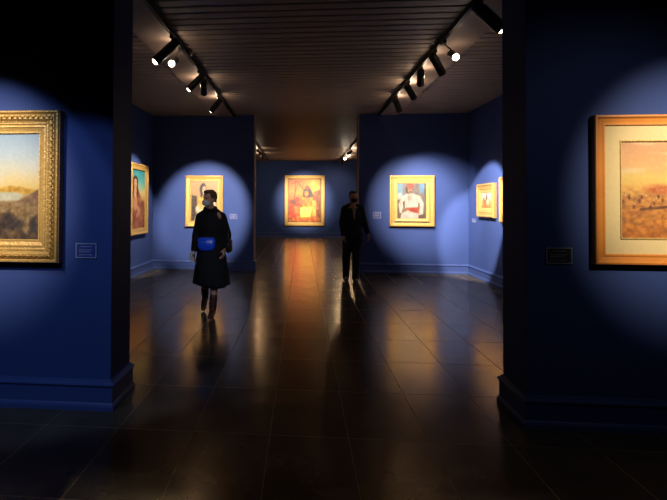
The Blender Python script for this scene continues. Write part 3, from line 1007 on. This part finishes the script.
# the front room's picture lamps, out of view, plus added fill spots (light only)
def front_lamp_or_fill(x, y, target, power, size, blend, col=WARM):
    ld = bpy.data.lights.new('front_room_lamp_or_fill', 'SPOT')
    ld.energy = power; ld.color = col; ld.spot_size = R(size); ld.spot_blend = blend; ld.shadow_soft_size = 0.03
    lo = bpy.data.objects.new('front_room_lamp_or_fill', ld)
    C.objects.link(lo)
    lo.location = (x, y, 3.15)
    lo.rotation_euler = (Vector(target) - lo.location).to_track_quat('-Z', 'Y').to_euler()


front_lamp_or_fill(-2.4, 1.1, (-2.38, YF0, 1.60), P_FRONT_LEFT, 33, 0.95, SOFT)
front_lamp_or_fill(-2.4, 1.7, (-2.32, YF0, 1.18), P_FRONT_LEFT * 0.085, 51, 0.25, COOL)
front_lamp_or_fill(-1.4, 0.3, (-1.72, YF0, 1.02), P_FRONT_LOW, 33, 0.3, (0.34, 0.52, 1.0))
front_lamp_or_fill(-2.4, -0.3, (-2.0, -4, 1.5), P_NEAR_FILL, 60, 0.5, NEUTRAL)  # added fill: bounces off the near wall onto the piers
front_lamp_or_fill(2.6, -0.3, (2.0, -4, 1.5), P_NEAR_FILL, 60, 0.5, NEUTRAL)  # same added bounce fill on the right side
front_lamp_or_fill(2.6, 1.0, (2.56, YF0, 1.66), P_FRONT_RIGHT, 33, 1.0)
front_lamp_or_fill(2.6, 1.7, (1.75, YF0, 1.2), 16, 75, 1.0, NEUTRAL)  # added dim fill that lifts the black label plate
front_lamp_or_fill(0.1, 2.0, (-0.75, 7.5, 0.95), P_INTO_FILL, 36, 0.9, NEUTRAL)  # added fill sent through the opening onto the walking figures

# small pale fittings in the ceiling beside the tracks
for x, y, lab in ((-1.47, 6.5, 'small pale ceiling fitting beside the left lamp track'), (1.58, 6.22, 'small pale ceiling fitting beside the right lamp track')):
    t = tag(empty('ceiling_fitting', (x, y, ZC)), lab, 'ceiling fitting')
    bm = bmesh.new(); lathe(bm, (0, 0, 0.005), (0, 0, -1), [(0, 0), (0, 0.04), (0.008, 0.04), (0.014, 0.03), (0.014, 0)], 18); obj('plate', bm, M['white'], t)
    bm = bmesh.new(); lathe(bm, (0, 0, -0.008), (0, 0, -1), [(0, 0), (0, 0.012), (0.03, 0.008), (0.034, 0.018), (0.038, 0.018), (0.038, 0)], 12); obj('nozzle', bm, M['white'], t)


# ------------------------------------------------------------------ people
def hand(bm, wrist, d, palm_n, thumb_side, curl=0.5, s=1.0):
    """palm, four unequal curled fingers and a thumb leaving the side of the palm; d: wrist to knuckles, palm_n: way the palm faces"""
    d = Vector(d).normalized(); pn = Vector(palm_n); pn = (pn - d * pn.dot(d)).normalized()
    sd = d.cross(pn) * thumb_side
    w0 = Vector(wrist)
    kn = w0 + d * 0.085 * s
    for q in (-0.5, -0.17, 0.17, 0.5):
        capsule(bm, w0 + sd * q * 0.035 * s, kn + sd * q * 0.062 * s, 0.014 * s, 0.0125 * s, 10)
    for q, L in ((0.5, 0.068), (0.17, 0.078), (-0.17, 0.072), (-0.5, 0.056)):
        p = kn + sd * q * 0.064 * s
        dd = d
        for j, fr in enumerate((0.45, 0.32, 0.23)):
            a = curl * (0.5 + 0.5 * j)
            dd = (d * math.cos(a) + pn * math.sin(a)).normalized()
            e = p + dd * L * fr * 1.15 * s
            capsule(bm, p, e, (0.0095 - 0.001 * j) * s, (0.0088 - 0.001 * j) * s, 8)
            p = e
    p = w0 + d * 0.025 * s + sd * 0.022 * s
    e = p + (d * 0.55 + sd * 0.75 + pn * 0.35).normalized() * 0.04 * s
    capsule(bm, p, e, 0.013 * s, 0.011 * s, 8)
    capsule(bm, e, e + (d * 0.85 + sd * 0.2 + pn * 0.5).normalized() * 0.034 * s, 0.0105 * s, 0.0085 * s, 8)


def head(bm, c, yaw, s=1.0):
    """c: centre of the head; yaw 0 looks along -y"""
    rm = Matrix.Rotation(yaw, 3, 'Z')
    c = Vector(c)
    L = lambda x, y, z: c + rm @ Vector((x, y, z)) * s
    ellipsoid(bm, L(0, 0.012, 0.03), (0.075 * s, 0.093 * s, 0.088 * s), rm)
    ellipsoid(bm, L(0, -0.022, -0.035), (0.060 * s, 0.066 * s, 0.078 * s), rm)
    capsule(bm, L(0, -0.05, -0.088), L(0, -0.055, -0.086), 0.028 * s, 0.026 * s)
    capsule(bm, L(0, -0.078, 0.008), L(0, -0.098, -0.03), 0.010 * s, 0.015 * s, 10)          # nose
    for q in (-1, 1):
        ellipsoid(bm, L(q * 0.032, -0.062, 0.022), (0.026 * s, 0.020 * s, 0.009 * s), rm)      # brow
        ellipsoid(bm, L(q * 0.030, -0.072, 0.004), (0.013 * s, 0.011 * s, 0.009 * s), rm)      # eye
        ellipsoid(bm, L(q * 0.040, -0.055, -0.03), (0.024 * s, 0.022 * s, 0.022 * s), rm)      # cheek
        ellipsoid(bm, L(q * 0.076, 0.014, -0.006), (0.010 * s, 0.020 * s, 0.033 * s), rm)      # ear
    ellipsoid(bm, L(0, -0.080, -0.058), (0.026 * s, 0.012 * s, 0.007 * s), rm)                # lips
    ellipsoid(bm, L(0, -0.078, -0.067), (0.022 * s, 0.012 * s, 0.007 * s), rm)
    return [L(q * 0.030, -0.082, 0.004) for q in (-1, 1)]


def body(name, build, skin, loc, label):
    bm = bmesh.new()
    eyes = build(bm)
    me = remesh(bm, 0.0075, 3)
    o = obj(name, me, [skin, M['eye']], None, smooth=True, loc=loc)
    for p in me.polygons:
        if any((p.center - e).length < 0.012 for e in eyes): p.material_index = 1
    return tag(o, label, 'person')


def garment(name, parent, m, fn, voxel=0.011, smooth=4):
    bm = bmesh.new(); fn(bm)
    return obj(name, remesh(bm, voxel, smooth), m, parent, smooth=True)


def limb(bm, pts, rs, grow=0.0, n=14):
    for i in range(len(pts) - 1):
        capsule(bm, pts[i], pts[i + 1], rs[i] + grow, rs[i + 1] + grow, n)


# --- the person in the black dress ------------------------------------------------
W = dict(sr=(-0.145, 0.0, 1.315), er=(-0.205, 0.03, 1.07), wr=(-0.215, -0.06, 0.865),
         sl=(0.145, 0.0, 1.315), el=(0.215, 0.06, 1.07), wl=(0.195, -0.05, 0.90),
         hr=(-0.085, 0.02, 0.87), kr=(-0.105, 0.13, 0.49), ar=(-0.150, 0.40, 0.185),
         hl=(0.085, 0.0, 0.87), kl=(0.065, -0.05, 0.49), al=(0.045, -0.10, 0.095))
WH = (-0.02, -0.035, 1.555)
WYAW = -R(38)


def woman_body(bm):
    eyes = head(bm, WH, WYAW, 0.96)
    limb(bm, [(-0.005, -0.005, 1.36), (-0.015, -0.02, 1.50)], [0.055, 0.05])
    ellipsoid(bm, (0, 0, 1.21), (0.155, 0.105, 0.20)); ellipsoid(bm, (0, 0.005, 0.93), (0.165, 0.115, 0.16)); ellipsoid(bm, (0, 0, 1.06), (0.125, 0.09, 0.15))
    capsule(bm, W['sr'], W['sl'], 0.055, 0.055)
    for k in 'rl':
        limb(bm, [W['s' + k], W['e' + k], W['w' + k]], [0.05, 0.038, 0.027])
        limb(bm, [W['h' + k], W['k' + k], W['a' + k]], [0.085, 0.055, 0.038])
    hand(bm, W['wr'], Vector((-0.03, -0.12, -1)), (1, -0.2, 0), 1, 0.75)
    hand(bm, W['wl'], Vector((-0.1, -0.35, -0.8)), (-1, 0.1, 0), -1, 0.7)
    for k, yw, pit in (('r', 0.5, 1.0), ('l', 0.1, 0.12)):
        a = Vector(W['a' + k])
        toe = a + Vector((0, -0.13 * math.cos(pit) - 0.03, -0.055 - 0.10 * math.sin(pit)))
        capsule(bm, a + Vector((0, 0.02, -0.03)), toe, 0.04, 0.03)
    return eyes


woman = body('person', woman_body, M['skin'], (-1.205, 6.58, 0), 'masked person in a long black dress with auburn hair, walking forward')


def w_top(bm):
    ellipsoid(bm, (0, 0, 1.19), (0.17, 0.13, 0.20)); ellipsoid(bm, (0, 0.0, 1.03), (0.155, 0.125, 0.17))
    capsule(bm, W['sr'], W['sl'], 0.062, 0.062)
    for q in (-1, 1): capsule(bm, (q * 0.03, 0, 1.40), (q * 0.14, 0, 1.315), 0.055, 0.060)
    ellipsoid(bm, (-0.005, 0.0, 1.38), (0.09, 0.085, 0.06))
    for k in 'rl':
        limb(bm, [W['s' + k], W['e' + k]], [0.064, 0.056])
        e, wv = Vector(W['e' + k]), Vector(W['w' + k])
        limb(bm, [e, e.lerp(wv, 0.9)], [0.056, 0.045])


garment('dress_top', woman, M['cloth'], w_top)


def w_collar(bm):
    for k in range(16):
        t0, t1 = 2 * PI * k / 16, 2 * PI * (k + 1) / 16
        z = lambda t: 1.425 + 0.02 * math.cos(t - PI / 2)
        capsule(bm, (-0.01 + 0.072 * math.cos(t0), -0.012 + 0.068 * math.sin(t0), z(t0)), (-0.01 + 0.072 * math.cos(t1), -0.012 + 0.068 * math.sin(t1), z(t1)), 0.026, 0.026, 8)


garment('collar', woman, M['cloth'], w_collar, 0.009)


def skirt_mesh():
    bm = bmesh.new()
    n = 56
    outer, inner = [], []
    lv = 13
    for i in range(lv):
        t = i / (lv - 1)
        z = 1.00 - 0.585 * t
        rx = 0.158 + 0.085 * t ** 0.75; ry = 0.13 + 0.12 * t ** 0.7
        cy = 0.0 + 0.045 * t
        ro, ri = [], []
        for k in range(n):
            a = 2 * PI * k / n
            f = 1 + t * (0.045 * math.sin(7 * a + 0.6) + 0.03 * math.sin(12 * a + 2.0 * t))
            zz = z + (0.018 * math.sin(2 * a + 0.8) * t) - 0.012 * t * math.cos(a)
            ro.append(bm.verts.new((rx * f * math.cos(a), cy + ry * f * math.sin(a), zz)))
            ri.append(bm.verts.new(((rx * f - 0.008) * math.cos(a), cy + (ry * f - 0.008) * math.sin(a), zz)))
        outer.append(ro); inner.append(ri)
    for rings in (outer, inner):
        for q, s in zip(rings, rings[1:]):
            for k in range(n): bm.faces.new((q[k], q[(k + 1) % n], s[(k + 1) % n], s[k]))
    for q, s in ((outer[0], inner[0]), (outer[-1], inner[-1])):
        for k in range(n): bm.faces.new((q[k], q[(k + 1) % n], s[(k + 1) % n], s[k]))
    return bm


obj('skirt', skirt_mesh(), M['cloth'], woman, smooth=True)


def boot(k, pit):
    def go(bm):
        a, kn = Vector(W['a' + k]), Vector(W['k' + k])
        limb(bm, [a.lerp(kn, 0.45), a], [0.056, 0.047])
        heel = a + Vector((0, 0.025, -0.02))
        dr = Vector((0, -math.cos(pit), -math.sin(pit))); dn = Vector((0, -math.sin(pit), -math.cos(pit))) if pit > 0.5 else Vector((0, 0, -1))
        limb(bm, [a + Vector((0, 0.0, -0.02)), a + dr * 0.16 + dn * 0.03], [0.046, 0.036])
        capsule(bm, heel, heel + dn * 0.045 , 0.034, 0.026)
    return go


garment('boot', woman, M['boot'], boot('r', 0.85), 0.008, 3)
garment('boot', woman, M['boot'], boot('l', 0.12), 0.008, 3)


def w_hair(bm):
    rm = Matrix.Rotation(WYAW, 3, 'Z')
    c = Vector(WH)
    ellipsoid(bm, c + rm @ Vector((0, 0.030, 0.036)), (0.082, 0.090, 0.090), rm)
    ellipsoid(bm, c + rm @ Vector((0, -0.010, 0.085)), (0.066, 0.070, 0.036), rm)
    ellipsoid(bm, c + rm @ Vector((0, 0.105, 0.02)), (0.034, 0.034, 0.036), rm)
    for q in (-1, 1): capsule(bm, c + rm @ Vector((q * 0.070, -0.02, 0.05)), c + rm @ Vector((q * 0.068, 0.05, -0.03)), 0.018, 0.02)


garment('hair', woman, M['hair_red'], w_hair, 0.008, 2)


def face_mask(bm, c, yaw, s=1.0):
    rm = Matrix.Rotation(yaw, 3, 'Z'); c = Vector(c)
    ellipsoid(bm, c + rm @ Vector((0, -0.045, -0.052)) * s, (0.062 * s, 0.066 * s, 0.054 * s), rm)
    for q in (-1, 1):
        capsule(bm, c + rm @ Vector((q * 0.058, -0.05, -0.04)) * s, c + rm @ Vector((q * 0.080, 0.016, -0.01)) * s, 0.005, 0.005, 8)


garment('face_mask', woman, M['mask_pale'], lambda bm: face_mask(bm, WH, WYAW, 0.97), 0.006, 2)['label'] = 'pale grey face mask'


def w_patch(bm):
    ellipsoid(bm, (0.118, -0.058, 1.335), (0.026, 0.022, 0.050), Matrix.Rotation(-0.35, 3, 'Y'))


garment('shoulder_cutout', woman, M['skin'], w_patch, 0.006, 2)['label'] = 'pinkish bare patch on the shoulder'

# belt bag, handbag and phone
bag = tag(empty('waist_bag', (-1.235, 6.415, 0.975)), 'bright blue waist bag worn in front of the black dress', 'bag')


def bag_body(bm):
    ellipsoid(bm, (0, 0, -0.012), (0.108, 0.055, 0.092)); ellipsoid(bm, (0, 0.005, 0.030), (0.124, 0.048, 0.052))
    for q in (-1, 1): ellipsoid(bm, (q * 0.06, 0, -0.02), (0.056, 0.045, 0.075)); capsule(bm, (q * 0.02, 0, 0.062), (q * 0.095, 0.004, 0.056), 0.02, 0.018)


garment('pouch', bag, M['nylon'], bag_body, 0.008, 3)
bm = bmesh.new()
for k in range(10):
    a0, a1 = -1.0 + 0.2 * k, -0.8 + 0.2 * k
    capsule(bm, (0.105 * a0, -0.046 * math.sqrt(max(0, 1 - (0.9 * a0) ** 2)) - 0.003, 0.02), (0.105 * a1, -0.046 * math.sqrt(max(0, 1 - (0.9 * a1) ** 2)) - 0.003, 0.02), 0.004, 0.004, 6)
obj('zip', bm, M['zip'], bag, smooth=True)
for s in (-1, 1):
    bm = bmesh.new()
    pts = [(s * 0.108, 0.0, 0.02), (s * 0.128, 0.06, 0.028), (s * 0.150 + 0.03, 0.13, 0.035)]
    for p, q in zip(pts, pts[1:]): capsule(bm, p, q, 0.011, 0.011, 8)
    obj('strap', bm, M['cloth'], bag, smooth=True)

hb = tag(empty('handbag', (-0.965, 6.60, 0.93)), 'dark handbag hanging at the hip on the left arm of the person in black dress', 'bag')
bm = bmesh.new(); box(bm, (-0.03, -0.10, -0.085), (0.035, 0.10, 0.09)); bmesh.ops.bevel(bm, geom=bm.edges[:], offset=0.014, segments=3, affect='EDGES')
obj('bag_body', bm, M['leather'], hb, smooth=True)
bm = bmesh.new()
for k in range(8):
    a0, a1 = PI * k / 8, PI * (k + 1) / 8
    capsule(bm, (0, 0.07 * math.cos(a0), 0.085 + 0.12 * math.sin(a0)), (0, 0.07 * math.cos(a1), 0.085 + 0.12 * math.sin(a1)), 0.007, 0.007, 8)
obj('handle', bm, M['leather'], hb, smooth=True)
bm = bmesh.new(); box(bm, (-0.037, -0.016, -0.006), (0.037, 0.016, 0.0)); 
ph = tag(empty('phone', (-1.435, 6.475, 0.80), 1.25), 'pale phone held low in the hand of the person in black dress', 'phone')
bm.free()
bm = bmesh.new(); box(bm, (-0.004, -0.035, -0.06), (0.004, 0.035, 0.06)); bmesh.ops.bevel(bm, geom=bm.edges[:], offset=0.003, segments=2, affect='EDGES')
obj('casing', bm, M['phone'], ph)
bm = bmesh.new(); box(bm, (0.0035, -0.031, -0.055), (0.0048, 0.031, 0.055)); obj('screen', bm, M['black'], ph)

# --- the man in the black suit --------------------------------------------------------
N = dict(sr=(-0.155, 0.0, 1.405), er=(-0.205, 0.05, 1.13), wr=(-0.185, -0.05, 0.90),
         sl=(0.155, 0.0, 1.405), el=(0.225, 0.03, 1.15), wl=(0.285, -0.05, 0.95),
         hr=(-0.085, 0.0, 0.92), kr=(-0.125, -0.02, 0.50), ar=(-0.125, 0.06, 0.10),
         hl=(0.085, 0.0, 0.92), kl=(0.060, -0.07, 0.50), al=(0.045, -0.10, 0.09))
NH = (0.01, -0.03, 1.635)
NYAW = R(12)


def man_body(bm):
    eyes = head(bm, NH, NYAW, 1.02)
    limb(bm, [(0, 0, 1.44), (0.005, -0.015, 1.57)], [0.064, 0.06])
    ellipsoid(bm, (0, 0, 1.29), (0.175, 0.115, 0.21)); ellipsoid(bm, (0, 0, 0.98), (0.16, 0.115, 0.16)); ellipsoid(bm, (0, 0, 1.12), (0.15, 0.10, 0.17))
    capsule(bm, N['sr'], N['sl'], 0.06, 0.06)
    for k in 'rl':
        limb(bm, [N['s' + k], N['e' + k], N['w' + k]], [0.056, 0.042, 0.03])
        limb(bm, [N['h' + k], N['k' + k], N['a' + k]], [0.09, 0.06, 0.042])
        a = Vector(N['a' + k]); capsule(bm, a + Vector((0, 0.02, -0.035)), a + Vector((0, -0.15, -0.05)), 0.042, 0.034)
    hand(bm, N['wr'], (0.1, -0.3, -1), (1, 0, 0), 1, 0.8, 1.05)
    hand(bm, N['wl'], (0.12, -0.15, -1), (-1, -0.2, 0), -1, 0.45, 1.05)
    return eyes


man = body('person', man_body, M['skin_tan'], (0.985, 9.86, 0), 'person in a black suit with open collar and black mask, beside the right partition')


def m_jacket(bm):
    ellipsoid(bm, (0, 0.005, 1.25), (0.195, 0.145, 0.23)); ellipsoid(bm, (0, 0.005, 1.06), (0.175, 0.14, 0.2)); ellipsoid(bm, (0, 0.01, 0.90), (0.20, 0.145, 0.17))
    capsule(bm, (-0.10, 0.005, 0.83), (-0.1, 0.005, 0.77), 0.095, 0.09); capsule(bm, (0.10, 0.005, 0.83), (0.10, 0.005, 0.77), 0.095, 0.09)
    capsule(bm, N['sr'], N['sl'], 0.068, 0.068)
    for q in (-1, 1): capsule(bm, (q * 0.05, 0.01, 1.475), (q * 0.15, 0, 1.41), 0.055, 0.066)
    for k in 'rl':
        e, wv = Vector(N['e' + k]), Vector(N['w' + k])
        limb(bm, [N['s' + k], e], [0.07, 0.060]); limb(bm, [e, e.lerp(wv, 0.95)], [0.060, 0.047])


garment('jacket', man, M['suit'], m_jacket)


def m_trousers(bm):
    ellipsoid(bm, (0, 0.005, 0.94), (0.165, 0.125, 0.13))
    for k in 'rl': limb(bm, [N['h' + k], N['k' + k], Vector(N['a' + k]) + Vector((0, 0, -0.02))], [0.105, 0.080, 0.066])


garment('trousers', man, M['suit'], m_trousers)
for k in 'rl':
    def shoe(bm):
        a = Vector(N['a' + k])
        limb(bm, [a + Vector((0, 0.035, -0.045)), a + Vector((0, -0.06, -0.045)), a + Vector((0, -0.165, -0.055))], [0.044, 0.046, 0.034])
    garment('shoe', man, M['leather'], shoe, 0.008, 3)


def lapel_shirt():
    bm = bmesh.new()
    n = 8
    rows = []
    for i in range(n + 1):
        t = i / n
        z = 1.50 - 0.30 * t
        hw = 0.026 * (1 - t) ** 0.8 + 0.008
        y = -0.085 - 0.065 * math.sin(min(1, t * 1.3) * PI / 2)
        rows.append([bm.verts.new((0.012 + hw * s, y - (0.006 if s == 0 else 0), z)) for s in (-1, 0, 1)] +
                    [bm.verts.new((0.012 + hw * s, y + 0.03, z)) for s in (1, -1)])
    for q, s in zip(rows, rows[1:]):
        for k in range(5): bm.faces.new((q[k], q[(k + 1) % 5], s[(k + 1) % 5], s[k]))
    bm.faces.new(rows[0]); bm.faces.new(rows[-1])
    return bm


obj('shirt', lapel_shirt(), M['shirt'], man, smooth=True)['label'] = 'tan strip of shirt showing in the open jacket'


def m_hair(bm):
    rm = Matrix.Rotation(NYAW, 3, 'Z'); c = Vector(NH)
    ellipsoid(bm, c + rm @ Vector((0, 0.028, 0.042)), (0.083, 0.094, 0.090), rm)
    ellipsoid(bm, c + rm @ Vector((0, -0.015, 0.095)), (0.066, 0.072, 0.032), rm)


garment('hair', man, M['hair_dark'], m_hair, 0.008, 2)
garment('face_mask', man, M['mask_black'], lambda bm: face_mask(bm, NH, NYAW, 1.03), 0.006, 2)['label'] = 'black face mask'
